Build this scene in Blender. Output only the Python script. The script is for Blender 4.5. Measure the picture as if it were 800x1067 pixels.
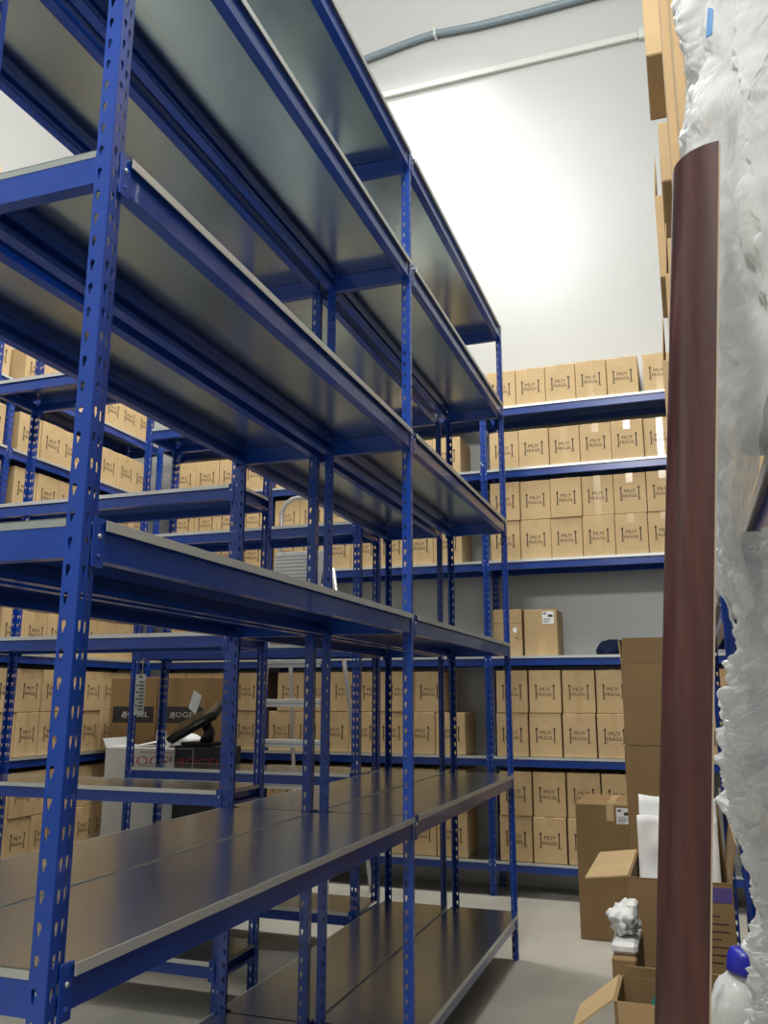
import bpy, math, random
from mathutils import Vector, Matrix, noise
random.seed(11)
for o in list(bpy.data.objects): bpy.data.objects.remove(o)
S = bpy.context.scene
COL = S.collection
PI = math.pi

# ------------------------------------------------------------------ camera
yaw, pitch, roll, HC = 0.3356, 0.2128, 0.002, 1.45
fwd = Vector((-math.sin(yaw)*math.cos(pitch), math.cos(yaw)*math.cos(pitch), math.sin(pitch)))
rgt = Vector((math.cos(yaw), math.sin(yaw), 0)); upv = rgt.cross(fwd)
r2 = rgt*math.cos(roll) + upv*math.sin(roll); u2 = upv*math.cos(roll) - rgt*math.sin(roll)
cam = bpy.data.cameras.new('camera'); camo = bpy.data.objects.new('camera', cam); COL.objects.link(camo)
camo.matrix_world = Matrix(((r2.x, u2.x, -fwd.x, 0), (r2.y, u2.y, -fwd.y, 0), (r2.z, u2.z, -fwd.z, HC), (0, 0, 0, 1)))
cam.sensor_fit = 'HORIZONTAL'; cam.sensor_width = 36.0; cam.lens = 895.3/800*36.0
cam.clip_start = 0.02; cam.clip_end = 100
S.camera = camo

# ------------------------------------------------------------------ world, lights, exposure
w = bpy.data.worlds.new('world'); S.world = w; w.use_nodes = True
bg = w.node_tree.nodes['Background']; bg.inputs[0].default_value = (0.80, 0.88, 1.0, 1); bg.inputs[1].default_value = 0.05

def lamp(name, kind, loc, target, energy, color, size=0.5, size_y=None, angle=None, blend=1.0):
    l = bpy.data.lights.new(name, kind); l.energy = energy; l.color = color
    if kind == 'AREA':
        l.shape = 'RECTANGLE'; l.size = size; l.size_y = size_y or size
    else:
        l.shadow_soft_size = size
    if kind == 'SPOT':
        l.spot_size = angle; l.spot_blend = blend
    o = bpy.data.objects.new(name, l); COL.objects.link(o); o.location = loc
    d = Vector(target) - Vector(loc)
    o.rotation_euler = d.to_track_quat('-Z', 'Y').to_euler()
    return o
lamp('high_bay_lamp', 'POINT', (-1.75, 3.1, 7.75), (0, 0, 0), 330, (0.97, 1.0, 0.98), 0.45)
lamp('entrance_lamp', 'POINT', (-0.45, -0.4, 5.5), (0, 0, 0), 560, (1.0, 0.99, 0.96), 0.25)
lamp('aisle_fill', 'AREA', (-0.6, 5.5, 8.6), (-0.6, 5.5, 0), 14, (1.0, 1.0, 0.95), 0.8, 1.2).data.spread = 1.4  # weak fill light added to lift the aisle floor and back cartons
lamp('cross_aisle_lamp', 'AREA', (-2.6, 5.8, 8.6), (-2.6, 5.7, 0), 120, (1.0, 0.99, 0.95), 1.8, 0.6).data.spread = 1.8
S.view_settings.view_transform = 'Standard'; S.view_settings.look = 'None'
S.view_settings.exposure = 0.0; S.view_settings.gamma = 1.0; S.view_settings.use_curve_mapping = False

# ------------------------------------------------------------------ materials
def new_mat(name):
    m = bpy.data.materials.new(name); m.use_nodes = True
    nt = m.node_tree; b = nt.nodes['Principled BSDF']
    return m, nt, b
def simple(name, col, rough=0.5, metal=0.0, spec=0.5, var=0.0, scale=8.0, bump=0.0, bscale=60.0, stretch=None, coat=0.0):
    m, nt, b = new_mat(name)
    b.inputs['Base Color'].default_value = (*col, 1); b.inputs['Roughness'].default_value = rough
    b.inputs['Metallic'].default_value = metal; b.inputs['Specular IOR Level'].default_value = spec
    b.inputs['Coat Weight'].default_value = coat
    if var or bump:
        tc = nt.nodes.new('ShaderNodeTexCoord'); mp = nt.nodes.new('ShaderNodeMapping')
        nt.links.new(tc.outputs['Object'], mp.inputs[0])
        if stretch: mp.inputs['Scale'].default_value = stretch
    if var:
        n = nt.nodes.new('ShaderNodeTexNoise'); n.inputs['Scale'].default_value = scale; n.inputs['Detail'].default_value = 4
        r = nt.nodes.new('ShaderNodeValToRGB')
        r.color_ramp.elements[0].position = 0.3; r.color_ramp.elements[1].position = 0.7
        r.color_ramp.elements[0].color = (*[c*(1-var) for c in col], 1); r.color_ramp.elements[1].color = (*[min(1, c*(1+var)) for c in col], 1)
        nt.links.new(mp.outputs[0], n.inputs['Vector']); nt.links.new(n.outputs[0], r.inputs[0]); nt.links.new(r.outputs[0], b.inputs['Base Color'])
    if bump:
        n2 = nt.nodes.new('ShaderNodeTexNoise'); n2.inputs['Scale'].default_value = bscale; n2.inputs['Detail'].default_value = 3
        bp = nt.nodes.new('ShaderNodeBump'); bp.inputs['Strength'].default_value = bump; bp.inputs['Distance'].default_value = 0.01
        nt.links.new(mp.outputs[0], n2.inputs['Vector']); nt.links.new(n2.outputs[0], bp.inputs['Height']); nt.links.new(bp.outputs[0], b.inputs['Normal'])
    return m
M = {}
M['blue'] = simple('blue_powder_coat', (0.004, 0.046, 0.31), 0.28, 0, 0.5, var=0.10, scale=5, coat=0.35)
M['steel'] = simple('galvanised_steel', (0.66, 0.725, 0.72), 0.22, 1.0, 0.5, var=0.06, scale=3, bump=0.03, bscale=18)
M['lip'] = simple('galvanised_edge', (0.62, 0.64, 0.63), 0.42, 0.55)
M['wall'] = simple('white_wall_paint', (0.41, 0.41, 0.40), 0.36, 0, 1.0, var=0.02, scale=1.2, bump=0.04, bscale=4)
M['ceil'] = simple('ceiling_paint', (0.7, 0.7, 0.68), 0.8)
M['floor'] = simple('concrete_floor', (0.42, 0.40, 0.345), 0.55, 0, 0.4, var=0.16, scale=2.2, bump=0.03, bscale=40)
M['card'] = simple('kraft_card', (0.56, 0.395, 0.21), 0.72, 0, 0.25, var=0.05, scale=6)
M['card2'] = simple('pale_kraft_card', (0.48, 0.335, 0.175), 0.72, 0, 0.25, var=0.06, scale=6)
M['card_dark_shade'] = simple('brown_card_shaded', (0.25, 0.158, 0.072), 0.75, 0, 0.25, var=0.06, scale=6)  # dark card; shade over the floor pile is also put into this colour
M['card_in'] = simple('card_inside', (0.36, 0.25, 0.13), 0.8, 0, 0.2)
M['tape'] = simple('clear_brown_tape', (0.57, 0.395, 0.20), 0.18, 0, 0.5, coat=0.3)
M['ink'] = simple('black_ink', (0.035, 0.022, 0.015), 0.6)
M['gap'] = simple('card_seam', (0.16, 0.10, 0.045), 0.8)
M['white_card'] = simple('white_card', (0.52, 0.52, 0.50), 0.6)
M['black_card'] = simple('black_card', (0.02, 0.021, 0.023), 0.5)
M['red'] = simple('red_ink', (0.42, 0.035, 0.03), 0.55)
M['pale_red'] = simple('faded_red_ink', (0.40, 0.06, 0.06), 0.55)
M['paper'] = simple('white_paper', (0.80, 0.80, 0.78), 0.6)
M['grey_ink'] = simple('grey_print', (0.12, 0.12, 0.13), 0.6)
M['black'] = simple('black_plastic', (0.012, 0.012, 0.013), 0.35)
M['screen'] = simple('dark_glass', (0.01, 0.011, 0.012), 0.12)
M['alu'] = simple('ladder_aluminium', (0.74, 0.74, 0.73), 0.32, 0.85)
M['red_plastic'] = simple('red_plastic', (0.45, 0.06, 0.05), 0.4)
M['wood'] = simple('mahogany_varnish', (0.070, 0.021, 0.017), 0.34, 0, 0.5, var=0.35, scale=9, stretch=(9, 9, 0.5), coat=0.25)
M['wood_back'] = simple('pale_bare_wood', (0.50, 0.40, 0.28), 0.7)
M['pipe'] = simple('grey_conduit', (0.16, 0.20, 0.23), 0.45)
M['trunk'] = simple('white_pvc', (0.52, 0.54, 0.50), 0.4)
M['navy'] = simple('navy_cloth', (0.012, 0.018, 0.045), 0.9, 0, 0.1, var=0.3, scale=30, bump=0.3, bscale=120)
M['teal'] = simple('teal_plastic', (0.0, 0.20, 0.19), 0.35)
M['bluecap'] = simple('blue_cap_plastic', (0.012, 0.016, 0.33), 0.35)
M['bottle'] = simple('white_plastic', (0.62, 0.62, 0.58), 0.35)
M['purple'] = simple('purple_label', (0.10, 0.07, 0.24), 0.5)
M['foam'] = simple('white_foam', (0.70, 0.70, 0.68), 0.6, var=0.12, scale=25, bump=0.35, bscale=60)
M['print_blue'] = simple('blue_print', (0.02, 0.22, 0.55), 0.4)

def film_mat(name, alpha, col=(0.84, 0.86, 0.86)):
    m, nt, b = new_mat(name)
    b.inputs['Base Color'].default_value = (*col, 1); b.inputs['Roughness'].default_value = 0.14
    b.inputs['Specular IOR Level'].default_value = 0.7
    tr = nt.nodes.new('ShaderNodeBsdfTransparent'); tl = nt.nodes.new('ShaderNodeBsdfTranslucent'); tl.inputs[0].default_value = (*col, 1)
    mx0 = nt.nodes.new('ShaderNodeMixShader'); mx0.inputs[0].default_value = 0.25
    mx = nt.nodes.new('ShaderNodeMixShader')
    lw = nt.nodes.new('ShaderNodeLayerWeight'); lw.inputs[0].default_value = 0.45
    tc = nt.nodes.new('ShaderNodeTexCoord'); n = nt.nodes.new('ShaderNodeTexNoise'); n.inputs['Scale'].default_value = 22; n.inputs['Detail'].default_value = 3
    nt.links.new(tc.outputs['Object'], n.inputs['Vector'])
    ad = nt.nodes.new('ShaderNodeMath'); ad.operation = 'ADD'
    ad2 = nt.nodes.new('ShaderNodeMath'); ad2.operation = 'ADD'; ad2.use_clamp = True; ad2.inputs[1].default_value = alpha-0.6
    nt.links.new(lw.outputs['Facing'], ad.inputs[0]); nt.links.new(n.outputs[0], ad.inputs[1]); nt.links.new(ad.outputs[0], ad2.inputs[0])
    nt.links.new(b.outputs[0], mx0.inputs[1]); nt.links.new(tl.outputs[0], mx0.inputs[2])
    nt.links.new(ad2.outputs[0], mx.inputs[0]); nt.links.new(tr.outputs[0], mx.inputs[1]); nt.links.new(mx0.outputs[0], mx.inputs[2])
    nt.links.new(mx.outputs[0], nt.nodes['Material Output'].inputs['Surface'])
    return m
M['film'] = film_mat('clear_film', 0.76, (0.93, 0.95, 0.95))
M['bag'] = film_mat('clear_bag', 0.30)

# ------------------------------------------------------------------ mesh helpers
class MB:
    def __init__(s): s.v = []; s.f = []; s.m = []; s.mats = []; s.sm = []
    def mi(s, k):
        if k not in s.mats: s.mats.append(k)
        return s.mats.index(k)
    def add(s, vs, fs, k, smooth=False, xf=None):
        n = len(s.v); i = s.mi(k)
        s.v += [tuple(xf @ Vector(v)) if xf else tuple(v) for v in vs]
        for f in fs: s.f.append([n+a for a in f]); s.m.append(i); s.sm.append(smooth)
    def box(s, x0, x1, y0, y1, z0, z1, k, xf=None, c=0.0):
        if c <= 0:
            vs = [(x, y, z) for z in (z0, z1) for y in (y0, y1) for x in (x0, x1)]
            fs = [(0, 2, 3, 1), (4, 5, 7, 6), (0, 1, 5, 4), (2, 6, 7, 3), (0, 4, 6, 2), (1, 3, 7, 5)]
            s.add(vs, fs, k, xf=xf); return
        # chamfered box: 24 verts
        vs = []; idx = {}
        X = (x0, x1); Y = (y0, y1); Z = (z0, z1)
        for a in (0, 1):
            for b in (0, 1):
                for d in (0, 1):
                    sx = c if a == 0 else -c; sy = c if b == 0 else -c; sz = c if d == 0 else -c
                    idx[(a, b, d, 'x')] = len(vs); vs.append((X[a], Y[b]+sy, Z[d]+sz))
                    idx[(a, b, d, 'y')] = len(vs); vs.append((X[a]+sx, Y[b], Z[d]+sz))
                    idx[(a, b, d, 'z')] = len(vs); vs.append((X[a]+sx, Y[b]+sy, Z[d]))
        fs = []
        for a in (0, 1):
            q = [idx[(a, 0, 0, 'x')], idx[(a, 1, 0, 'x')], idx[(a, 1, 1, 'x')], idx[(a, 0, 1, 'x')]]; fs.append(q if a else q[::-1])
            q = [idx[(0, a, 0, 'y')], idx[(0, a, 1, 'y')], idx[(1, a, 1, 'y')], idx[(1, a, 0, 'y')]]; fs.append(q if a else q[::-1])
            q = [idx[(0, 0, a, 'z')], idx[(1, 0, a, 'z')], idx[(1, 1, a, 'z')], idx[(0, 1, a, 'z')]]; fs.append(q if a else q[::-1])
        for a in (0, 1):
            for b in (0, 1):
                fs.append([idx[(a, b, 0, 'x')], idx[(a, b, 1, 'x')], idx[(a, b, 1, 'y')], idx[(a, b, 0, 'y')]])
                fs.append([idx[(a, 0, b, 'x')], idx[(a, 1, b, 'x')], idx[(a, 1, b, 'z')], idx[(a, 0, b, 'z')]])
                fs.append([idx[(0, a, b, 'y')], idx[(1, a, b, 'y')], idx[(1, a, b, 'z')], idx[(0, a, b, 'z')]])
                for d in (0, 1): fs.append([idx[(a, b, d, 'x')], idx[(a, b, d, 'y')], idx[(a, b, d, 'z')]])
        s.add(vs, fs, k, xf=xf)
    def tube(s, pts, r, k, n=10, cap=True, xf=None):
        pts = [Vector(p) for p in pts]; rings = []
        rad = r if isinstance(r, (list, tuple)) else [r]*len(pts)
        t0 = (pts[1]-pts[0]).normalized(); a = t0.orthogonal().normalized(); vs = []
        for i, p in enumerate(pts):
            t = (pts[min(i+1, len(pts)-1)]-pts[max(i-1, 0)]).normalized()
            a = (a - t*a.dot(t)).normalized(); b = t.cross(a)
            for j in range(n): vs.append(p + (a*math.cos(2*PI*j/n)+b*math.sin(2*PI*j/n))*rad[i])
        fs = [(i*n+j, i*n+(j+1) % n, (i+1)*n+(j+1) % n, (i+1)*n+j) for i in range(len(pts)-1) for j in range(n)]
        if cap: fs += [tuple(range(n))[::-1], tuple(range((len(pts)-1)*n, len(pts)*n))]
        s.add(vs, fs, k, True, xf)
    def lathe(s, prof, k, n=24, xf=None):
        vs = [(r*math.cos(2*PI*j/n), r*math.sin(2*PI*j/n), z) for r, z in prof for j in range(n)]
        fs = [(i*n+j, i*n+(j+1) % n, (i+1)*n+(j+1) % n, (i+1)*n+j) for i in range(len(prof)-1) for j in range(n)]
        fs += [tuple(range(n))[::-1], tuple(range((len(prof)-1)*n, len(prof)*n))]
        s.add(vs, fs, k, True, xf)
    def slab(s, quad, t, k, xf=None):           # a thin plate with thickness t from four corners
        q = [Vector(p) for p in quad]; nn = (q[1]-q[0]).cross(q[3]-q[0]).normalized()*t
        vs = q + [p+nn for p in q]
        s.add(vs, [(3, 2, 1, 0), (4, 5, 6, 7), (0, 1, 5, 4), (1, 2, 6, 5), (2, 3, 7, 6), (3, 0, 4, 7)], k, xf=xf)
    def mesh(s, name):
        me = bpy.data.meshes.new(name); me.from_pydata([tuple(v) for v in s.v], [], s.f)
        for k in s.mats: me.materials.append(M[k])
        me.polygons.foreach_set('material_index', s.m); me.polygons.foreach_set('use_smooth', s.sm); me.update()
        return me
    def obj(s, name, parent=None):
        return link(name, s.mesh(name), parent)
def link(name, me, parent=None, loc=None, rz=0):
    o = bpy.data.objects.new(name, me); COL.objects.link(o)
    if parent: o.parent = parent
    if loc: o.location = loc
    if rz: o.rotation_euler = (0, 0, rz)
    return o
def tag(o, label, cat, group=None, kind=None):
    o['label'] = label; o['category'] = cat
    if group: o['group'] = group
    if kind: o['kind'] = kind
    return o
def thing(name, label, cat, loc=(0, 0, 0), rz=0, group=None):
    o = link(name, None, None, loc, rz); o.empty_display_size = 0.1
    return tag(o, label, cat, group)
def struct(name, mb):
    o = mb.obj(name); o['kind'] = 'structure'; return o
_tc = {}
def text_geo(body, size, sx=1.0):
    key = (body, size, sx)
    if key not in _tc:
        cu = bpy.data.curves.new('t', 'FONT'); cu.body = body; cu.size = size; cu.align_x = 'CENTER'; cu.align_y = 'CENTER'; cu.resolution_u = 2
        o = bpy.data.objects.new('t', cu); COL.objects.link(o)
        dg = bpy.context.evaluated_depsgraph_get(); dg.update()
        me = bpy.data.meshes.new_from_object(o.evaluated_get(dg))
        vs = [(v.co.x*sx, v.co.y) for v in me.vertices]; fs = [tuple(p.vertices) for p in me.polygons]
        bpy.data.objects.remove(o); bpy.data.curves.remove(cu); bpy.data.meshes.remove(me); _tc[key] = (vs, fs)
    return _tc[key]
def put_text(mb, body, size, cx, y, cz, k, sx=1.0, xf=None):      # lettering on a face that looks to -y
    vs, fs = text_geo(body, size, sx)
    mb.add([(cx+a, y, cz+b) for a, b in vs], fs, k, xf=xf)

# ------------------------------------------------------------------ the room
XL, XR, YB, YF, ZC = -5.15, 0.62, 7.2, -3.0, 9.2
b = MB(); b.box(XL-.2, XR+.2, YF-.2, YB+.2, -.1, 0, 'floor'); struct('floor', b)
b = MB(); b.box(XL-.2, XR+.2, YF-.2, YB+.2, ZC, ZC+.1, 'ceil'); struct('ceiling', b)
b = MB(); b.box(XL-.2, XR+.2, YB, YB+.2, 0, ZC, 'wall'); struct('wall_back', b)
b = MB(); b.box(XL-.2, XL, YF, YB, 0, ZC, 'wall'); struct('wall_left', b)
b = MB(); b.box(XR, XR+.2, YF, YB, 0, ZC, 'wall'); struct('wall_right', b)
b = MB(); b.box(XL-.2, XR+.2, YF-.2, YF, 0, ZC, 'wall'); struct('wall_front', b)

# white cable duct and grey conduit high on the back wall
t = thing('cable_duct', 'white plastic cable duct running level high on the back wall', 'cable duct', (-2.3, YB-.002, 7.38))
b = MB(); b.box(-2.6, 2.26, -.04, 0, -.012, .052, 'trunk', c=.005); b.obj('duct_channel', t)
b = MB(); b.box(2.26, 2.34, -.05, 0, -.03, .075, 'trunk', c=.006); b.obj('duct_coupling', t)
b = MB(); b.box(2.34, 2.86, -.036, 0, -.005, .045, 'trunk', c=.006); b.obj('duct_end_length', t)
t = thing('electrical_conduit', 'grey round conduit bending along the wall above the white duct', 'pipe', (-1.96, YB-.002, 7.95))
b = MB()
pp = [(-2.9, -.045, -.24), (-1.6, -.045, -.19), (-1.1, -.045, -.15), (-.75, -.045, -.09), (-.4, -.045, -.04), (-.15, -.045, -.008), (0, -.045, .0), (.18, -.045, -.015), (.45, -.045, -.033), (.9, -.045, -.036), (1.4, -.045, -.026), (2.5, -.045, -.03)]
b.tube(pp, .036, 'pipe', 12); b.obj('conduit_tube', t)
b = MB(); b.box(-.014, .014, -.095, 0, -.055, .055, 'trunk', c=.008); o = b.obj('conduit_clip', t); o['label'] = 'white conduit clip'

# ------------------------------------------------------------------ boltless racks
LV = (0.252, 1.011, 1.772, 2.531, 3.290, 3.826)
H = 3.835; PD = 0.38; PW = .050; PS = .036
def upright_mesh(name, mu, mv):
    """angle upright: stepped slotted face to the front (v=0), slotted flange on the frame end (u=0); mirrored by mu/mv"""
    b = MB(); pitch = .05; n = int(H/pitch)
    hole = [(0, .0105), (.0048, .0072), (.0062, .0015), (.0028, -.005), (.0005, -.0145), (-.0028, -.011), (-.0046, -.001), (-.0048, .0062)]
    def strip(p0, p1, c, flip):                 # p0,p1 plan points; c hole position along the strip (m)
        p0 = Vector(p0); p1 = Vector(p1); L = (p1-p0).length; d = (p1-p0)/L
        for i in range(n):
            z0 = i*pitch; z1 = z0+pitch if i < n-1 else H; zc = z0+.025
            out = [(c, z1), (L, z1), (L, zc), (L, z0), (c, z0), (0, z0), (0, zc), (0, z1)]
            sg = -1 if flip else 1
            hp = [(c+sg*a, zc+e) for a, e in hole]
            if flip: hp = [hp[0]]+hp[:0:-1]
            vs = [(p0.x+d.x*a, p0.y+d.y*a, z) for a, z in out+hp]
            b.add(vs, [(j, 8+j, 8+(j+1) % 8, (j+1) % 8) for j in range(8)], 'blue')
    def plain(p0, p1):
        b.add([(p0[0], p0[1], 0), (p1[0], p1[1], 0), (p1[0], p1[1], H), (p0[0], p0[1], H)], [(0, 1, 2, 3)], 'blue')
    strip((0, PS), (0, 0), .011, False)
    strip((0, 0), (.023, 0), .012, False)
    plain((.023, 0), (.027, .009))
    strip((.027, .009), (PW, .009), .011, False)
    plain((PW, .009), (PW, .017))
    plain((0, PS), (.006, PS))
    b.v = [((PW-x if mu else x), (-y if mv else y), z) for x, y, z in b.v]
    o = b.obj('tmp'); md = o.modifiers.new('s', 'SOLIDIFY'); md.thickness = .0018; md.offset = 0
    dg = bpy.context.evaluated_depsgraph_get(); me = bpy.data.meshes.new_from_object(o.evaluated_get(dg)); me.name = name
    old = o.data; bpy.data.objects.remove(o); bpy.data.meshes.remove(old)
    return me
UP = {(a, c): upright_mesh('upright', a, c) for a in (0, 1) for c in (0, 1)}
_bm = {}
def long_beam(L):
    k = ('l', round(L, 3))
    if k not in _bm:
        b = MB(); z0, z1 = -.074, -.003
        b.box(0, L, .001, .003, z0, z1, 'blue'); b.box(0, L, .003, .034, z0, z0+.002, 'blue'); b.box(0, L, .032, .034, z0, z0+.016, 'blue')
        b.box(0, L, .003, .024, z1-.022, z1-.020, 'blue'); b.box(0, L, .022, .024, z1-.02, z1, 'blue')
        for s0, s1 in ((-.026, .008), (L-.008, L+.026)):       # hooked end plates with a rivet
            b.box(s0, s1, -.003, .001, -.088, .004, 'blue', c=.001)
            cx = (s0+s1)/2
            b.tube([(cx, -.003, -.03), (cx, -.0055, -.03)], .0045, 'lip', 8); b.tube([(cx, -.003, -.068), (cx, -.0055, -.068)], .0045, 'blue', 8)
        _bm[k] = b.mesh('long_beam')
    return _bm[k]
def end_beam(d):
    k = ('e', round(d, 3))
    if k not in _bm:
        b = MB(); z0, z1 = -.074, -.004; v0, v1 = .008, d-.008
        b.box(0, .002, v0, v1, z0, z1, 'blue'); b.box(.002, .030, v0, v1, z0, z0+.002, 'blue'); b.box(.028, .030, v0, v1, z0, z0+.016, 'blue')
        b.box(.002, .020, v0, v1, z1-.014, z1-.012, 'blue')
        for v in (.020, d-.020): b.tube([(0, v, -.035), (-.003, v, -.035)], .0045, 'lip', 8)
        _bm[k] = b.mesh('end_beam')
    return _bm[k]
def deck(L, e0, e1, d):
    k = ('d', round(L, 3), e0, e1)
    if k not in _bm:
        b = MB(); a0, a1 = e0, L-e1; t = .0025
        b.box(a0, a1, -.010, d+.010, -t, 0, 'steel')
        b.box(.003, a0, .040, d-.040, -t, 0, 'steel'); b.box(a1, L-.003, .040, d-.040, -t, 0, 'steel')
        for v0, v1 in ((-.0125, -.010), (d+.010, d+.0125)): b.box(a0, a1, v0, v1, -.019, 0.0005, 'lip')
        for u0, u1 in ((.003, .005), (L-.005, L-.003)): b.box(u0, u1, .040, d-.040, -.016, 0, 'steel')
        _bm[k] = b.mesh('shelf_deck')
    return _bm[k]
def rack(label, loc, rz, cuts, levels=LV, d=PD):
    """cuts: positions of the frames along the run; the front looks to local -y"""
    r = thing('shelving_rack', label, 'shelving rack', loc, rz, 'blue boltless racks')
    for i, u in enumerate(cuts):
        first, last = i == 0, i == len(cuts)-1
        uu = u if first else (u-PW if last else u-PW/2)
        mu = 1 if last else 0
        link('upright', UP[(mu, 0)], r, (uu, 0, 0)); link('upright', UP[(mu, 1)], r, (uu, d, 0))
        for z in levels:
            link('end_beam', end_beam(d), r, ((u+.004 if first else (u-.034 if last else u-.015)), 0, z))
    for i in range(len(cuts)-1):
        a, c = cuts[i], cuts[i+1]
        e0 = PW+.004 if i == 0 else PW/2+.004; e1 = PW+.004 if i == len(cuts)-2 else PW/2+.004
        for z in levels:
            L = (c-e1)-(a+e0)
            link('long_beam', long_beam(L), r, (a+e0, 0, z))
            o = link('long_beam', long_beam(L), r, (c-e1, d, z), PI)
            link('shelf_deck', deck(c-a, e0, e1, d), r, (a, 0, z))
    return r
# row A along the aisle, row B back to back behind it
AX, AY = -1.018, 1.262
CUT = (0, 2.012, 4.0)
rack('tall empty blue rack nearest the camera, its long side facing the aisle', (AX, AY, 0), PI/2, CUT)
rack('empty blue rack standing back to back behind the aisle rack', (-1.437, AY, 0), PI/2, CUT)
rack('nearer of two empty crosswise blue racks behind the double rack', (-3.83, 3.83, 0), 0, (0, 1.70))
rack('farther of two empty crosswise blue racks, in front of the stepladder', (-3.49, 4.92, 0), 0, (0, 1.62))
rack('blue rack along the back white wall loaded with MUY FRAGIL cartons', (-4.66, 6.777, 0), 0, (0, 1.21, 3.17, 5.13))
rack('blue rack along the left wall loaded with MUY FRAGIL cartons', (-4.72, 2.99, 0), PI/2, (0, 1.96, 3.94))
rack('tall blue rack at the right with cartons overhanging its upper shelves', (0.115, 4.86, 0), -PI/2, (0, 1.94))
rack('lower blue rack at the right, hidden behind crumpled plastic and the brown pole', (0.130, 2.91, 0), -PI/2, (0, 2.37), LV[:3])

# ------------------------------------------------------------------ MUY FRAGIL cartons
CW, CH, CD = .243, .322, .36
def carton_mesh():
    b = MB(); y = -CD/2
    b.box(-CW/2, CW/2, -CD/2, CD/2, 0, CH, 'card', c=.004)
    b.box(-CW/2+.004, CW/2-.004, -.0012, .0012, CH, CH+.0006, 'gap')       # closing seam on the top
    yy = y-.0014
    put_text(b, 'MUY', .040, 0, yy, CH*.55, 'ink', 1.05); put_text(b, 'FR\u00c1GIL', .036, 0, yy, CH*.43, 'ink', 1.0)
    for sx in (-1, 1):
        x = sx*.068; z0, z1 = CH*.33, CH*.68
        b.add([(x-.0040, yy, z0+.008), (x+.0040, yy, z0+.008), (x+.0040, yy, z1-.016), (x-.0040, yy, z1-.016)], [(0, 1, 2, 3)], 'ink')
        b.add([(x-.0115, yy, z1-.020), (x+.0115, yy, z1-.018), (x, yy, z1)], [(0, 1, 2)], 'ink')
        b.add([(x-.0125, yy, z0-.004), (x-.003, yy, z0-.002), (x, yy, z0+.016)], [(0, 1, 2)], 'ink')
        b.add([(x+.003, yy, z0-.002), (x+.0125, yy, z0-.004), (x, yy, z0+.016)], [(0, 1, 2)], 'ink')
    return b.mesh('fragile_carton')
CM = carton_mesh()
def tape_mesh(drop):
    b = MB(); y = -CD/2
    b.box(-.026, .026, y-.0007, y, CH-drop, CH+.0007, 'tape'); b.box(-.026, .026, y, CD/2, CH, CH+.0007, 'tape')
    return b.mesh('packing_tape')
TM = [tape_mesh(.06), tape_mesh(.075), tape_mesh(CH-.005)]
ORD = ['first', 'second', 'third', 'fourth', 'fifth', 'sixth', 'seventh', 'eighth', 'ninth', 'tenth', 'eleventh', 'twelfth', 'thirteenth', 'fourteenth', 'fifteenth', 'sixteenth']
def carton(x, y, z, rz, label, group):
    o = link('fragile_carton', CM, None, (x, y, z), rz); tag(o, label, 'box', group)
    t_ = link('packing_tape', random.choice(TM), o); return o
LNAME = {0: 'bottom shelf', 1: 'second shelf', 3: 'fourth shelf', 4: 'fifth shelf', 5: 'top shelf', 2: 'third shelf'}
def row(level, stack, rows, x0, n, mark, place, origin, rz, from_end=False, pitch=.247, skip=()):
    """n cartons along the run from x0; mark/place complete the label"""
    for i in range(n):
        if i in skip: continue
        k = (n-1-i) if from_end else i
        rr = '' if rows == 1 else ('lower row, ' if stack == 0 else 'upper row, ')
        lab = f'{ORD[k]} brown carton from {mark}, {rr}{LNAME[level]}, {place}'
        u = x0 + (i+.5)*pitch + random.uniform(-.0007, .0007); v = CD/2 + .022 + random.uniform(-.006, .008)
        ca, sa = math.cos(rz), math.sin(rz)
        carton(origin[0]+u*ca-v*sa, origin[1]+u*sa+v*ca, LV[level]+.001+stack*(CH+.003), rz+random.uniform(-.003, .003), lab, place + ' cartons')
# back wall, right bay: u measured from x=-4.66
B0 = (-4.66, 6.777)
R0 = 3.206
for lv, st, n, x0 in ((5, 1, 5, R0), (4, 1, 7, R0+.01), (3, 2, 7, R0-.0), (1, 2, 7, R0+.01), (0, 2, 6, R0+.015)):
    for s in range(st):
        row(lv, s, st, x0+(.006 if s else 0), n, 'the bright upright', 'right back bay', B0, 0, pitch=.247 if lv > 2 else .255)
row(5, 0, 1, R0+5*.247+.035, 2, 'the dark gap', 'right end of back rack', B0, 0)
# middle bay (rows end short of the bright upright)
for lv, st, n, xe in ((5, 1, 7, 2.974), (4, 1, 7, 2.97), (3, 2, 7, 2.97), (1, 2, 7, 2.968), (0, 2, 7, 2.972)):
    for s in range(st):
        nn = n - (1 if (lv == 1 and s == 1) else 0)
        xx = xe - (.17 if (lv == 1 and s == 1) else 0)
        row(lv, s, st, xx-nn*.246, nn, 'its right end', 'middle back bay', B0, 0, from_end=True, pitch=.246)
for lv, st, n in ((5, 1, 4), (4, 1, 4), (3, 2, 4), (2, 1, 4), (1, 2, 4), (0, 2, 4)):
    for s in range(st): row(lv, s, st, .17, n, 'the left corner', 'left back bay', B0, 0)
# left wall, far bay and the last cartons of the near bay
L0 = (-4.72, 2.99)
for lv, st in ((5, 1), (4, 1), (3, 2), (2, 2), (1, 2), (0, 2)):
    for s in range(st):
        row(lv, s, st, 2.07, 7, 'its near end', 'far left bay', L0, PI/2)
        row(lv, s, st, 1.675 if lv == 5 else 1.43, 1 if lv == 5 else 2, 'the corner gap', 'near left bay', L0, PI/2, from_end=True)
for k in range(5):
    carton(-4.72-.2, 4.50, LV[5]+.001+k*(CH+.003), PI/2, ('%s brown carton up in the tall stack on the left rack top' % ORD[k]) if k < 4 else 'topmost brown carton of the tall stack at the left edge', 'left tall stack')

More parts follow.
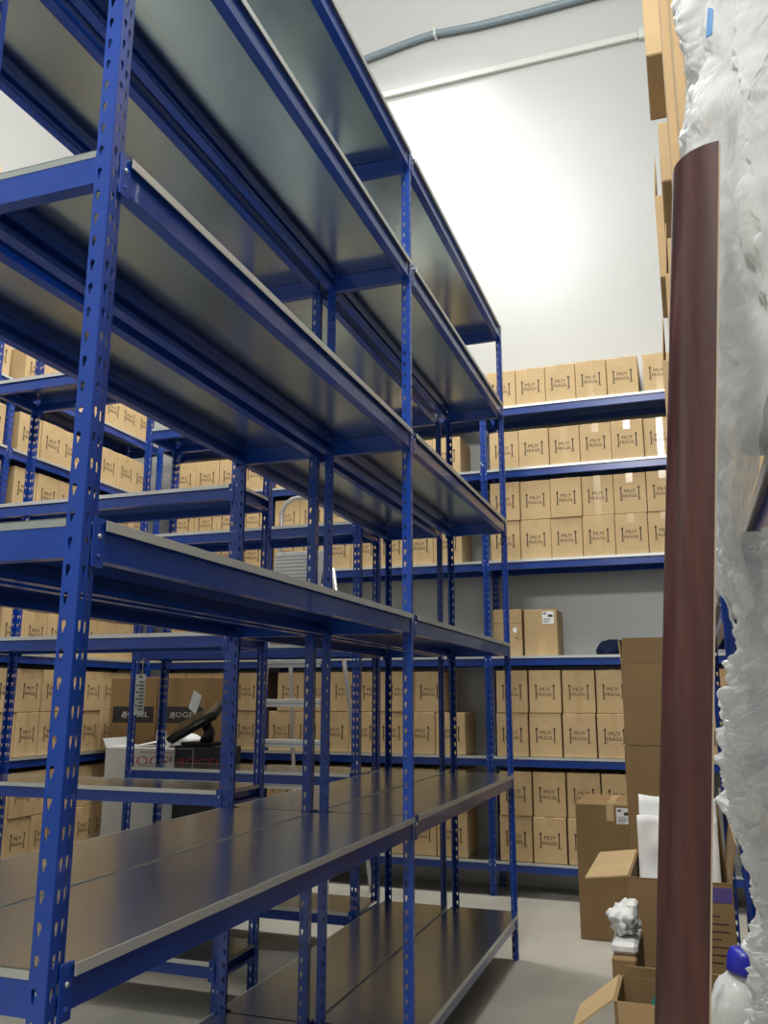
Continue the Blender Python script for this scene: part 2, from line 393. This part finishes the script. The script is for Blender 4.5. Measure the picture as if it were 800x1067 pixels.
# ------------------------------------------------------------------ other cartons
def label_sheet(b, x0, x1, y, z0, z1, rows=5):
    """white shipping label with grey printed bars, on a face that looks to -y"""
    b.box(x0, x1, y-.0008, y, z0, z1, 'paper')
    w_, h_ = x1-x0, z1-z0
    b.box(x0+w_*.08, x0+w_*.35, y-.0011, y-.0008, z1-h_*.24, z1-h_*.10, 'grey_ink')
    b.box(x0+w_*.50, x0+w_*.92, y-.0011, y-.0008, z1-h_*.46, z1-h_*.26, 'ink')
    for i in range(rows):
        zz = z0+h_*(.08+.40*i/rows); b.box(x0+w_*.08, x0+w_*(.5+.07*((i*3) % 5)), y-.0011, y-.0008, zz, zz+h_*.035, 'grey_ink')
def closed_box(name, label, cat, x0, x1, y0, y1, z0, z1, k='card2', group=None, seam=True, rz=0):
    cx, cy = (x0+x1)/2, (y0+y1)/2
    t = thing(name, label, cat, (cx, cy, z0), rz, group)
    b = MB(); b.box(x0-cx, x1-cx, y0-cy, y1-cy, 0, z1-z0, k, c=.005)
    if seam: b.box(x0-cx+.005, x1-cx-.005, -.0015, .0015, z1-z0, z1-z0+.0008, 'gap')
    return t, b, (x1-x0)/2, (y1-y0)/2, z1-z0
def open_box(name, label, x0, x1, y0, y1, z0, z1, flaps, k='card2', t=.005, rz=0):
    """open carton; flaps = {side: (degrees from upright, length)} hinged on the rim"""
    cx, cy = (x0+x1)/2, (y0+y1)/2; r = thing(name, label, 'box', (cx, cy, z0), rz)
    a, d, h = (x1-x0)/2, (y1-y0)/2, z1-z0
    b = MB(); b.box(-a, a, -d, d, 0, t, k)
    b.box(-a, a, -d, -d+t, t, h, k); b.box(-a, a, d-t, d, t, h, k); b.box(-a, -a+t, -d+t, d-t, t, h, k); b.box(a-t, a, -d+t, d-t, t, h, k)
    for q0, q1, s0, s1 in ((-a-.0006, -a+.0004, -d, d), (a-.0004, a+.0006, -d, d)): b.box(q0, q1, s0, s1, h-.003, h-.001, 'gap')
    b.box(-a, a, -d-.0006, -d+.0004, h-.003, h-.001, 'gap')
    body = b.obj('carton_body', r)
    for side, (ang, ln) in flaps.items():
        c, s_ = math.cos(math.radians(ang)), math.sin(math.radians(ang)); m = .006
        f = MB()
        if side == 'front': q = [(-a+m, -d, h), (a-m, -d, h), (a-m*2, -d-s_*ln, h+c*ln), (-a+m*2, -d-s_*ln, h+c*ln)]
        if side == 'back': q = [(a-m, d, h), (-a+m, d, h), (-a+m*2, d+s_*ln, h+c*ln), (a-m*2, d+s_*ln, h+c*ln)]
        if side == 'left': q = [(-a, d-m, h), (-a, -d+m, h), (-a-s_*ln, -d+m*2, h+c*ln), (-a-s_*ln, d-m*2, h+c*ln)]
        if side == 'right': q = [(a, -d+m, h), (a, d-m, h), (a+s_*ln, d-m*2, h+c*ln), (a+s_*ln, -d+m*2, h+c*ln)]
        f.slab(q, -.004, 'card2' if side == 'left' else k); f.obj('flap', r)
    return r, a, d, h

# two plain cartons and a garment on the third shelf of the back rack
Z3 = LV[2]+.001
t, b, a, d, h = closed_box('storage_carton', 'plain carton beside the bright upright on the otherwise empty third back shelf', 'box', -1.455, -1.222, 6.83, 7.12, Z3, 2.142)
b.box(-a-.001, a+.001, -d-.001, d+.001, h*.70, h*.706, 'gap'); b.obj('carton_body', t)
b = MB(); b.box(.045, .075, -d-.001, -d, h*.50, h*.60, 'paper'); b.box(.085, .088, -d-.001, -d, h*.32, h*.55, 'ink'); b.box(.06, .075, -d-.001, -d, h*.37, h*.40, 'ink'); b.obj('sticker', t)
t, b, a, d, h = closed_box('labelled_carton', 'plain carton with a white shipping label at its top right, third back shelf', 'box', -1.205, -.945, 6.83, 7.13, Z3, 2.135)
b.box(-.025, .035, -d-.0008, -d, 0.005, .11, 'tape'); b.obj('carton_body', t)
b = MB(); label_sheet(b, .015, .105, -d-.0008, h-.115, h-.018); b.obj('shipping_label', t)
b = MB(); b.slab([(-.02, -.06, h+.002), (.07, -.05, h+.002), (.085, .06, h+.02), (.0, .05, h+.012)], .004, 'black_card'); o = b.obj('loose_flap', t); o['label'] = 'dark loose flap on the lid'
def blob(mb, c, rad, k, nu=28, nv=18, amp=.2, fr=8, seed=0, hard=False, floor=None, e=1.0):
    vs = []; fs = []
    for i in range(nv+1):
        ph = -PI/2+PI*i/nv
        for j in range(nu):
            th = 2*PI*j/nu
            def pw(v): return math.copysign(abs(v)**e, v)
            n = Vector((pw(math.cos(ph))*pw(math.cos(th)), pw(math.cos(ph))*pw(math.sin(th)), pw(math.sin(ph))))
            p = Vector((n.x*rad[0], n.y*rad[1], n.z*rad[2]))
            q = p*fr+Vector((seed*7.3, seed*1.7, -seed*3.1))
            dd = (noise.turbulence(q, 4, True)-.45) if hard else noise.fractal(q, 1, 2, 3)*.6
            p *= 1+amp*dd
            z = c[2]+p.z
            if floor is not None: z = max(z, floor)
            vs.append((c[0]+p.x, c[1]+p.y, z))
    for i in range(nv):
        for j in range(nu): fs.append((i*nu+j, i*nu+(j+1) % nu, (i+1)*nu+(j+1) % nu, (i+1)*nu+j))
    mb.add(vs, fs, k, True)
b = MB(); blob(b, (-.555, 6.93, 1.815), (.115, .09, .075), 'navy', 40, 24, .45, 9, 3, True, floor=LV[2]+.002)
tag(b.obj('folded_garment'), 'dark navy garment heaped on the third back shelf beside the open carton', 'clothing')

# tall carton on the floor and the pile of open cartons at the right
t, b, a, d, h = closed_box('tall_carton', 'tall closed carton with white label standing on the floor before the back rack', 'box', -.735, -.36, 5.80, 6.36, .001, .80, 'card_dark_shade')
b.box(-a+.19, -a+.235, -d-.0008, -d, h-.10, h, 'tape'); b.box(-a+.19, -a+.235, -d, d, h, h+.001, 'tape'); b.obj('carton_body', t)
b = MB(); label_sheet(b, .062, .155, -d-.0008, h-.115, h-.02); b.obj('shipping_label', t)
closed = closed_box('stacked_carton', 'bottom carton of the stack behind the brown pole, resting on the floor', 'box', -.30, .06, 4.2, 4.65, .001, .620, 'card_dark_shade'); closed[1].obj('carton_body', closed[0])
t, b, a, d, h = closed_box('stacked_carton', 'middle carton of the stack left of the brown pole, under the upright open one', 'box', -.30, .06, 4.2, 4.65, .622, 1.238, 'card_dark_shade')
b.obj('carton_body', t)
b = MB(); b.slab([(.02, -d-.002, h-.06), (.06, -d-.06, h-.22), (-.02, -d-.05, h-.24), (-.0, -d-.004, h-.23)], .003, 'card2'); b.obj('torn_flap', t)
open_box('open_carton', 'upright open carton on top of the stack left of the brown pole', -.295, .055, 4.2, 4.62, 1.240, 1.615, {'front': (3, .11), 'left': (5, .10), 'back': (-4, .11), 'right': (8, .10)}, 'card_dark_shade')
r, a, d, h = open_box('open_carton', 'open carton holding white paper, its left flap folded out, beside the brown pole', -.195, .072, 2.6, 3.05, .001, .97, {'left': (97, .118), 'back': (4, .15), 'right': (10, .10)}, 'card_dark_shade')
b = MB(); b.box(.078, .131, -d-.0008, -d, h-.05, h-.012, 'purple'); o = b.obj('tape_strip', r); o['label'] = 'purple tape strip'
b = MB()
for i in range(7): b.box(.062, .062+(.055 if i % 3 else .036), -d-.0006, -d, h-.085-i*.019, h-.082-i*.019, 'ink')
b.obj('printed_lines', r)
b = MB()
def sheet(b, p0, p1, z0, z1, y, lean, k, seed, nx=16, nz=10):
    vs = []
    for i in range(nz+1):
        for j in range(nx+1):
            x = p0+(p1-p0)*j/nx; z = z0+(z1-z0)*i/nz
            dy = noise.fractal(Vector((x*9, z*9, seed)), 1, 2, 3)*.012
            vs.append((x, y+lean*i/nz+dy, z+.004*math.sin(x*40+seed)))
    n = len(vs); vs += [(x, yy+.0015, z) for x, yy, z in vs]; q = nx+1
    fs = [(i*q+j, i*q+j+1, (i+1)*q+j+1, (i+1)*q+j) for i in range(nz) for j in range(nx)]
    fs += [tuple(n+v for v in f[::-1]) for f in fs]
    edge = [j for j in range(q)]+[i*q+nx for i in range(1, nz+1)]+[nz*q+j for j in range(nx-1, -1, -1)]+[i*q for i in range(nz-1, 0, -1)]
    fs += [(edge[(i+1) % len(edge)], edge[i], n+edge[i], n+edge[(i+1) % len(edge)]) for i in range(len(edge))]
    b.add(vs, fs, k, True)
sheet(b, -.178, .052, .90, 1.148, 2.93, .06, 'paper', 3.3); o = b.obj('wrapping_paper')
tag(o, 'white paper sheets standing up inside the open carton behind the pole', 'paper')
b = MB(); sheet(b, -.183, .050, .88, 1.092, 2.90, .03, 'paper', 7.7); o = b.obj('wrapping_paper')
tag(o, 'lower white paper sheet in front of the taller one in the open carton', 'paper')
t, b, a, d, h = closed_box('narrow_carton', 'narrow dark upright carton topped with white foam, left of the pole', 'box', -.214, -.158, 2.23, 2.52, .001, .86, 'card_dark_shade'); b.obj('carton_body', t)
b = MB(); blob(b, (-.190, 2.32, .925), (.034, .05, .036), 'foam', 40, 26, .8, 30, 9, True)
b.box(-.182, -.156, 2.30, 2.36, .93, .966, 'foam', c=.006)
b.box(-.216, -.156, 2.25, 2.44, .861, .888, 'foam', c=.008); tag(b.obj('foam_packing'), 'lump of white foam packing on the narrow dark carton', 'foam')
r, a, d, h = open_box('open_carton', 'nearest open carton at the bottom of the frame with teal bottle, flap out left', -.178, .05, 1.86, 2.03, .001, .880, {'left': (128, .105), 'back': (-3, .02), 'front': (150, .06)}, 'card_dark_shade')
xf = Matrix.Translation((-.150, 2.02, .70)) @ Matrix.Rotation(math.radians(14), 4, 'Y')
t = thing('detergent_bottle', 'teal plastic bottle leaning inside the nearest open carton', 'bottle', (-.128, 1.96, .70)); t.rotation_euler = (0, math.radians(18), 0)
b = MB(); b.lathe([(.001, 0), (.030, .0), (.034, .01), (.034, .16), (.028, .21), (.014, .245)], 'teal', 20, Matrix.Diagonal((1, .6, 1, 1))); b.obj('bottle_body', t)
b = MB(); b.lathe([(.014, .245), (.016, .247), (.016, .275), (.012, .28)], 'teal', 16, Matrix.Diagonal((1, .8, 1, 1))); b.obj('cap', t)
t, b, a, d, h = closed_box('low_carton', 'brown carton at the bottom right corner carrying the bagged white bottle', 'box', -.012, .098, 1.52, 1.83, .001, .80, 'card_dark_shade'); b.obj('carton_body', t)
t = thing('spray_bottle', 'white bottle with a blue cap in a clear bag, bottom right corner', 'bottle', (.028, 1.66, .802)); t.rotation_euler = (0, math.radians(7), 0)
b = MB(); b.lathe([(.001, 0), (.036, .0), (.040, .008), (.040, .125), (.038, .150), (.026, .185), (.020, .198), (.020, .205)], 'bottle', 28); b.obj('bottle_body', t)
b = MB(); b.lathe([(.020, .205), (.027, .206), (.028, .212), (.027, .232), (.023, .241), (.014, .244)], 'bluecap', 28); b.obj('cap', t)
b = MB(); b.box(-.018, .016, -.0412, -.0395, .06, .085, 'print_blue'); b.box(-.010, .010, -.0416, -.0410, .066, .072, 'paper'); b.obj('bottle_label', t)
b = MB(); blob(b, (0, 0, .100), (.056, .050, .108), 'bag', 48, 36, .16, 16, 5, True, floor=.001, e=.8); b.obj('clear_bag', t)

# half-round varnished pole leaning against the right-hand rack
t = thing('wooden_moulding', 'dark mahogany half-round wooden pole standing close at the right', 'wooden pole', (0, 0, 0))
RW = .055; zt = 2.108; n = 20; ca, sa = math.cos(math.radians(-1.2)), math.sin(math.radians(-1.2))
def pole_xy(px, py, z):
    return (-.0985+.0842*z + px*ca-py*sa, 1.0+RW+px*sa+py*ca)
prof = [(-RW*math.sin(PI*i/n), -RW*math.cos(PI*i/n)) for i in range(n+1)]
b = MB(); vs = []; zs = [.001, .35, .7, 1.05, 1.4, 1.75, zt]
for z in zs: vs += [(*pole_xy(px, py, z), z) for px, py in prof]
m = n+1
fs = [(i*m+j, i*m+j+1, (i+1)*m+j+1, (i+1)*m+j) for i in range(len(zs)-1) for j in range(n)]
b.add(vs, [f[::-1] for f in fs], 'wood', True)
b.add([(*pole_xy(px, py, zt), zt) for px, py in prof], [tuple(range(m))], 'wood'); b.add([(*pole_xy(px, py, .001), .001) for px, py in prof], [tuple(range(m))[::-1]], 'wood')
b.obj('moulding_face', t)
b = MB(); vs = []
for z in (.001, zt-.002): vs += [(*pole_xy(px, py, z), z) for px, py in ((.0002, -RW), (.0020, -RW), (.0020, RW), (.0002, RW))]
b.add(vs, [(0, 1, 5, 4), (1, 2, 6, 5), (2, 3, 7, 6), (3, 0, 4, 7), (3, 2, 1, 0), (4, 5, 6, 7)], 'wood_back'); o = b.obj('back_strip', t); o['label'] = 'pale unvarnished back of the pole'

# cartons overhanging the right-hand racks
for x0, x1, y0, y1, z0, z1, lab, fl in (
    (.006, .44, 2.985, 3.385, LV[5]+.001, 4.30, 'topmost carton overhanging the right rack beside the white wall', None),
    (.030, .45, 2.985, 3.41, LV[4]+.001, 3.535, 'low flat carton overhanging the right rack below the topmost one', None),
    (.018, .44, 2.985, 3.385, LV[3]+.001, 2.93, 'carton overhanging the right rack just left of the brown pole', 1),
    (-.015, .44, 3.75, 4.2, LV[3]+.001, 2.90, 'farther carton overhanging the right rack with a pale edge by the pole', 1),
    (.000, .44, 3.75, 4.2, LV[4]+.001, 3.70, 'farther carton behind the low flat one on the right rack', 1)):
    t, b, a, d, h = closed_box('overhanging_carton', lab, 'box', x0, x1, y0, y1, z0, z1, 'card', seam=False); b.obj('carton_body', t)
    if fl:
        f = MB(); f.slab([(-a, -d+.01, h), (-a, d-.01, h), (-a+.012, d-.01, h+.20), (-a+.012, -d+.01, h+.20)], .004, 'card'); f.obj('raised_flap', t)
for x0, y0, y1, z1, lab in ((.055, 2.42, 2.60, 3.75, 'tallest upright carton behind the plastic, farthest of three on the right rack'),
                            (.076, 2.18, 2.38, 3.62, 'middle of three tall upright cartons on the right rack behind plastic'),
                            (.098, 1.96, 2.14, 3.55, 'nearest of three tall upright cartons on the right rack behind plastic')):
    t, b, a, d, h = closed_box('upright_carton', lab, 'box', x0, x0+.34, y0, y1, LV[2]+.001, z1, 'card', seam=False); b.obj('carton_body', t)
    f = MB(); f.box(-.027, .027, -d-.0007, -d, .01, h-.005, 'tape'); f.obj('packing_tape', t)

# ------------------------------------------------------------------ crumpled plastic at the right
def lerp(tab, z):
    if z >= tab[0][0]: return tab[0][1]
    for (a0, b0), (a1, b1) in zip(tab, tab[1:]):
        if a1 <= z <= a0: return b1+(b0-b1)*(z-a1)/(a0-a1)
    return tab[-1][1]
EDGE = [(3.1, .085), (2.75, .072), (2.40, .062), (2.30, .056), (2.24, .040), (2.19, .050), (1.96, .066), (1.71, .047), (1.60, .045), (1.53, .050), (1.48, .054), (1.40, .042), (1.34, .028), (1.27, .036), (1.20, .042), (1.10, .030), (1.0, .030)]
def film(mb, z0, z1, k, seed, off=0.0, nu=150, nv=260, amp=.030, ymid=1.20, xr=.50, bot=None, fr=(7, 7, 4.2), fold=.0):
    """draped, creased sheet that wraps from the far left edge round to the front"""
    vs = []
    for i in range(nv+1):
        for j in range(nu+1):
            s = j/nu; zb = z0+(bot(s) if bot else 0); z = zb+(z1-zb)*i/nv
            xl = lerp(EDGE, z)+off
            th = -PI*.15+s*PI*.62                    # round the left side, then along the front
            x = xl+(xr-xl)*(1-math.cos(max(0, th)))/(1-math.cos(PI*.47)) if th > 0 else xl+.02*(th/(PI*.15))**2
            y = ymid-.20*math.sin(th)
            p = Vector((x*fr[0], y*fr[1], z*fr[2]+seed*3.7))
            a_ = noise.turbulence(p*1.0, 3, True)-.5; b_ = noise.turbulence(p*3.3+Vector((9, 2, 5)), 3, True)-.5
            c_ = abs(noise.noise(Vector((x*26+1.2*math.sin(z*3), y*20, z*3.0+seed))))
            v_ = abs(math.sin(x*34+.8*noise.noise(Vector((z*2.2, seed, 1)))))
            e_ = noise.turbulence(p*8.5+Vector((1, 7, 3)), 2, True)-.5
            dd = amp*(a_*1.1+b_*.55+e_*.20)+.016*(c_-.25)+fold*(v_-.6)
            k_ = min(1, s/.10)
            vs.append((x-dd*math.cos(th)*(.25+.75*k_), y+dd*math.sin(max(th, .35)), z+.012*b_))
    q = nu+1
    mb.add(vs, [(i*q+j, i*q+j+1, (i+1)*q+j+1, (i+1)*q+j) for i in range(nv) for j in range(nu)], k, False)
t = thing('wrapped_roll_bundle', 'tall bundle of white foam rolls in crumpled clear plastic at the upper right', 'plastic packaging', (.28, 1.2, 1.776))
def place(o): o.location = (-.28, -1.2, -1.776)
for i, (x, y, rr) in enumerate(((.118, 1.215, .036), (.185, 1.175, .040), (.268, 1.16, .046), (.365, 1.15, .05), (.455, 1.16, .04))):
    b = MB(); n = 40; zz = [1.778+(3.02-1.778)*k/n for k in range(n+1)]
    b.tube([(x+.004*noise.noise(Vector((z*4, i, 0)))-.0*z, y+.004*noise.noise(Vector((z*4, i, 9))), z) for z in zz], [rr*(1+.10*noise.noise(Vector((z*9, i*3, 4)))) for z in zz], 'foam', 22)
    place(b.obj('foam_roll', t))
b = MB(); film(b, 1.565, 3.05, 'film', 1.0, nu=190, nv=360, fold=.030, bot=lambda s: .02*math.sin(s*31)+.245*min(1, max(0, (s-.405)/.06))); place(b.obj('plastic_wrap', t))
b = MB(); b.slab([(.078, 1.058, 2.300), (.086, 1.056, 2.302), (.090, 1.057, 2.34), (.084, 1.058, 2.345)], -.002, 'print_blue'); o = b.obj('blue_mark', t); place(o); o['label'] = 'small blue mark on the plastic'
t = thing('plastic_bag', 'big crumpled clear bag of white foam at the lower right edge', 'plastic packaging', (.29, 1.22, 1.013))
def place2(o): o.location = (-.29, -1.22, -1.013)
b = MB()
for i, (c, rad) in enumerate((((.25, 1.24, 1.50), (.175, .13, .13)), ((.27, 1.22, 1.28), (.20, .15, .17)), ((.26, 1.25, 1.14), (.20, .15, .13)), ((.40, 1.16, 1.42), (.11, .10, .20)))):
    blob(b, c, rad, 'foam', 64, 44, .30, 9, i+2, True, floor=1.0155)
place2(b.obj('foam_filling', t))
b = MB(); film(b, 1.034, 1.655, 'film', 5.0, nv=170, amp=.045, ymid=1.22, bot=None, fr=(9, 9, 8)); place2(b.obj('bag_film', t))

# ------------------------------------------------------------------ goods and stepladder between the racks
def jogel(b, cx, y, cz, size, k, xf=None, sx=1.35):
    put_text(b, 'JOGEL', size, cx+size*.38*sx/1.35, y, cz, k, sx, xf)
    for i in range(2):
        x = cx-size*2.05*sx/1.35+i*size*.26
        b.add([(x, y, cz-size*.36), (x+size*.13, y, cz-size*.36), (x+size*.37, y, cz+size*.36), (x+size*.24, y, cz+size*.36)], [(0, 1, 2, 3)], k, xf=xf)
t, b, a, d, h = closed_box('white_carton', 'tall white JOGEL carton with faded red lettering behind the crosswise racks', 'box', -4.17, -3.45, 5.62, 5.98, .001, 1.085, 'white_card'); b.obj('carton_body', t)
b = MB(); jogel(b, .03, -d-.001, h-.095, .094, 'pale_red', None, 1.45); b.box(-.05, .34, -d-.001, -d, h-.034, h-.029, 'pale_red'); b.obj('lettering', t)
b = MB(); b.slab([(-a, -d, h), (-a, d, h), (-a-.03, d, h+.06), (-a-.03, -d, h+.06)], .004, 'white_card'); b.obj('flap', t)
t, b, a, d, h = closed_box('black_carton', 'black carton with red JOGEL lettering beside the tall white carton', 'box', -3.425, -3.00, 5.39, 5.57, .001, 1.12, 'black_card'); b.obj('carton_body', t)
b = MB(); jogel(b, -.022, -d-.001, h-.115, .086, 'red'); b.obj('lettering', t)
b = MB()
for x0, x1, z0, z1 in ((-.215, -.06, h-.022, h-.018), (-.065, -.06, h-.22, h-.018), (-.215, -.21, h-.22, h-.018)): b.box(x0, x1, -d-.001, -d, z0, z1, 'white_card')
for i in range(4): b.box(.0, .13, -d-.001, -d, h-.46-i*.022, h-.452-i*.022, 'white_card')
b.obj('printed_outline', t)
for i, (x0, x1) in enumerate(((-4.585, -4.135), (-4.125, -3.675))):
    t, b, a, d, h = closed_box('supply_carton', ('left' if i == 0 else 'right')+' lower brown carton hidden behind the tall white carton', 'box', x0, x1, 6.2, 6.6, .001, .80, 'card_dark_shade'); b.obj('carton_body', t)
    t, b, a, d, h = closed_box('supply_carton', ('left' if i == 0 else 'right')+' brown carton with a black JOGEL band, above the tall white carton', 'box', x0, x1, 6.2, 6.6, .802, 1.61, 'card_dark_shade'); b.obj('carton_body', t)
    b = MB(); b.box(-a+.035, a-.02, -d-.0012, -d, h-.365, h-.235, 'black_card'); o = b.obj('printed_band', t)
    jb = MB(); jogel(jb, .02, -d-.0022, h-.30, .06, 'white_card'); jb.obj('lettering', o)
# black touch-screen till tilted back on a stand
t = thing('till_monitor', 'black tilted till monitor on a stand atop the black carton', 'monitor', (-3.27, 5.48, 1.122))
xf = Matrix.Translation((-.015, -.03, .175)) @ Matrix.Rotation(math.radians(-27), 4, 'Y') @ Matrix.Rotation(math.radians(24), 4, 'X')
b = MB(); b.box(-.215, .20, -.135, .135, -.018, .020, 'black', xf, c=.008); b.box(-.21, .19, -.128, .128, -.040, -.018, 'black', xf, c=.01); b.obj('housing', t)
b = MB(); b.box(-.195, .18, -.115, .115, .020, .0215, 'screen', xf); b.obj('screen', t)
b = MB()
for i in range(6): b.box(.02+i*.016, .030+i*.016, -.1366, -.1345, -.004, .004, 'white_card', xf)
b.obj('printed_mark', t)
b = MB(); b.box(-.12, .13, -.08, .08, 0, .022, 'black', c=.006); b.obj('stand_foot', t)
b = MB(); b.tube([(.03, .02, .02), (.055, .015, .09), (.03, 0, .15)], [.05, .04, .035], 'black', 14); b.obj('stand_neck', t)
b = MB(); b.slab([(-3.335, 5.40, 1.375), (-3.275, 5.40, 1.335), (-3.245, 5.42, 1.46), (-3.31, 5.42, 1.50)], .002, 'paper'); o = b.obj('paper_note'); tag(o, 'white paper note propped against the upper edge of the black till monitor', 'paper')
b = MB(); blob(b, (-3.60, 5.78, 1.135), (.14, .12, .058), 'paper', 40, 22, .35, 10, 4, True, floor=1.0875); tag(b.obj('crumpled_bag'), 'crumpled white plastic bag on top of the tall white carton', 'bag')
t = thing('paper_heap', 'loose papers and a small sleeve on the left of the tall white carton', 'papers', (-3.95, 5.75, 1.087))
b = MB(); b.slab([(-.20, -.10, .0), (.10, -.10, .0), (.12, .08, .0), (-.18, .09, .0)], .004, 'paper'); b.obj('sheet', t)
b = MB(); b.slab([(.0, -.09, .005), (.17, -.07, .03), (.15, .06, .045), (-.02, .05, .012)], .003, 'paper'); b.obj('sheet', t)
b = MB(); b.box(.09, .17, .06, .075, .0, .11, 'paper', c=.003); b.box(.11, .15, .058, .0605, .02, .09, 'grey_ink'); b.obj('card_sleeve', t)
t = thing('label_sleeve', 'white printed label sleeve hanging on the far crosswise rack by its left upright', 'label', (-3.395, 4.900, 1.335))
b = MB(); b.box(-.040, .036, -.003, 0, 0, .262, 'white_card', c=.0012)
b.obj('sleeve', t)
b = MB()
for i in range(9):
    b.box(-.010, .030, -.0042, -.003, .03+i*.022, .042+i*.022, 'grey_ink')
    if i % 2: b.box(-.032, -.016, -.0042, -.003, .03+i*.022, .045+i*.022, 'grey_ink')
b.box(-.012, .012, -.0042, -.003, .240, .252, 'ink'); b.obj('print', t)
b = MB(); b.tube([(0, .012, .258), (0, .012, .36), (0, .017, .366)], .0025, 'lip', 6); b.tube([(0, -.001, .255), (0, .012, .258)], .0025, 'lip', 6); b.obj('hook', t)

t = thing('step_ladder', 'tall aluminium platform stepladder behind the far crosswise rack', 'ladder', (-2.71, 5.68, 0))
def lx(z): return .19 + (2.52-z)*.055                      # half width of the front frame at height z
for s_ in (-1, 1):
    b = MB()
    pts = [(s_*lx(.02), 0, .002), (s_*lx(1.2), .10, 1.2), (s_*lx(2.45), .20, 2.45)]
    b.tube(pts, .020, 'alu', 10); b.obj('front_rail', t)
    b = MB(); b.tube([(s_*lx(.02)*.96, .92, .002), (s_*.19, .36, 2.42)], .017, 'alu', 10); b.obj('rear_rail', t)
    b = MB(); b.box(s_*lx(0)-.028, s_*lx(0)+.028, -.03, .03, .001, .05, 'red_plastic', c=.006); b.obj('foot', t)
    b = MB(); b.box(s_*lx(1.12)-.024, s_*lx(1.12)+.024, .07, .12, 1.10, 1.15, 'red_plastic', c=.005); b.obj('brace_joint', t)
for i in range(8):
    z = .31+i*.2785; b = MB(); y = .10*z/1.2-.02
    b.box(-lx(z)+.01, lx(z)-.01, y-.055, y+.05, z-.012, z+.012, 'alu', c=.003); b.box(-lx(z)+.01, lx(z)-.01, y-.058, y-.050, z-.040, z+.014, 'alu', c=.002)
    b.box(-lx(z)+.01, lx(z)-.01, y-.060, y-.058, z-.018, z-.014, 'grey_ink'); b.obj('step', t)
b = MB(); xf = Matrix.Translation((0, .12, 2.33)) @ Matrix.Rotation(math.radians(-12), 4, 'X')
b.box(-.20, .20, -.012, .012, -.20, .20, 'alu', xf, c=.006)
for i in range(13): b.box(-.19, .19, -.019, -.012, -.185+i*.029, -.172+i*.029, 'alu', xf, c=.002)
b.obj('platform', t)
b = MB(); arc = [(-.19, .20, 2.40), (-.185, .21, 2.70), (-.182, .215, 2.84)]
arc += [(-.182+.12*(1-math.cos(a_)), .22, 2.84+.12*math.sin(a_)) for a_ in (PI*.12, PI*.25, PI*.38, PI*.5)]
arc += [(-x, y, z) for x, y, z in arc[::-1]]
b.tube(arc, .017, 'alu', 10); b.obj('handrail', t)
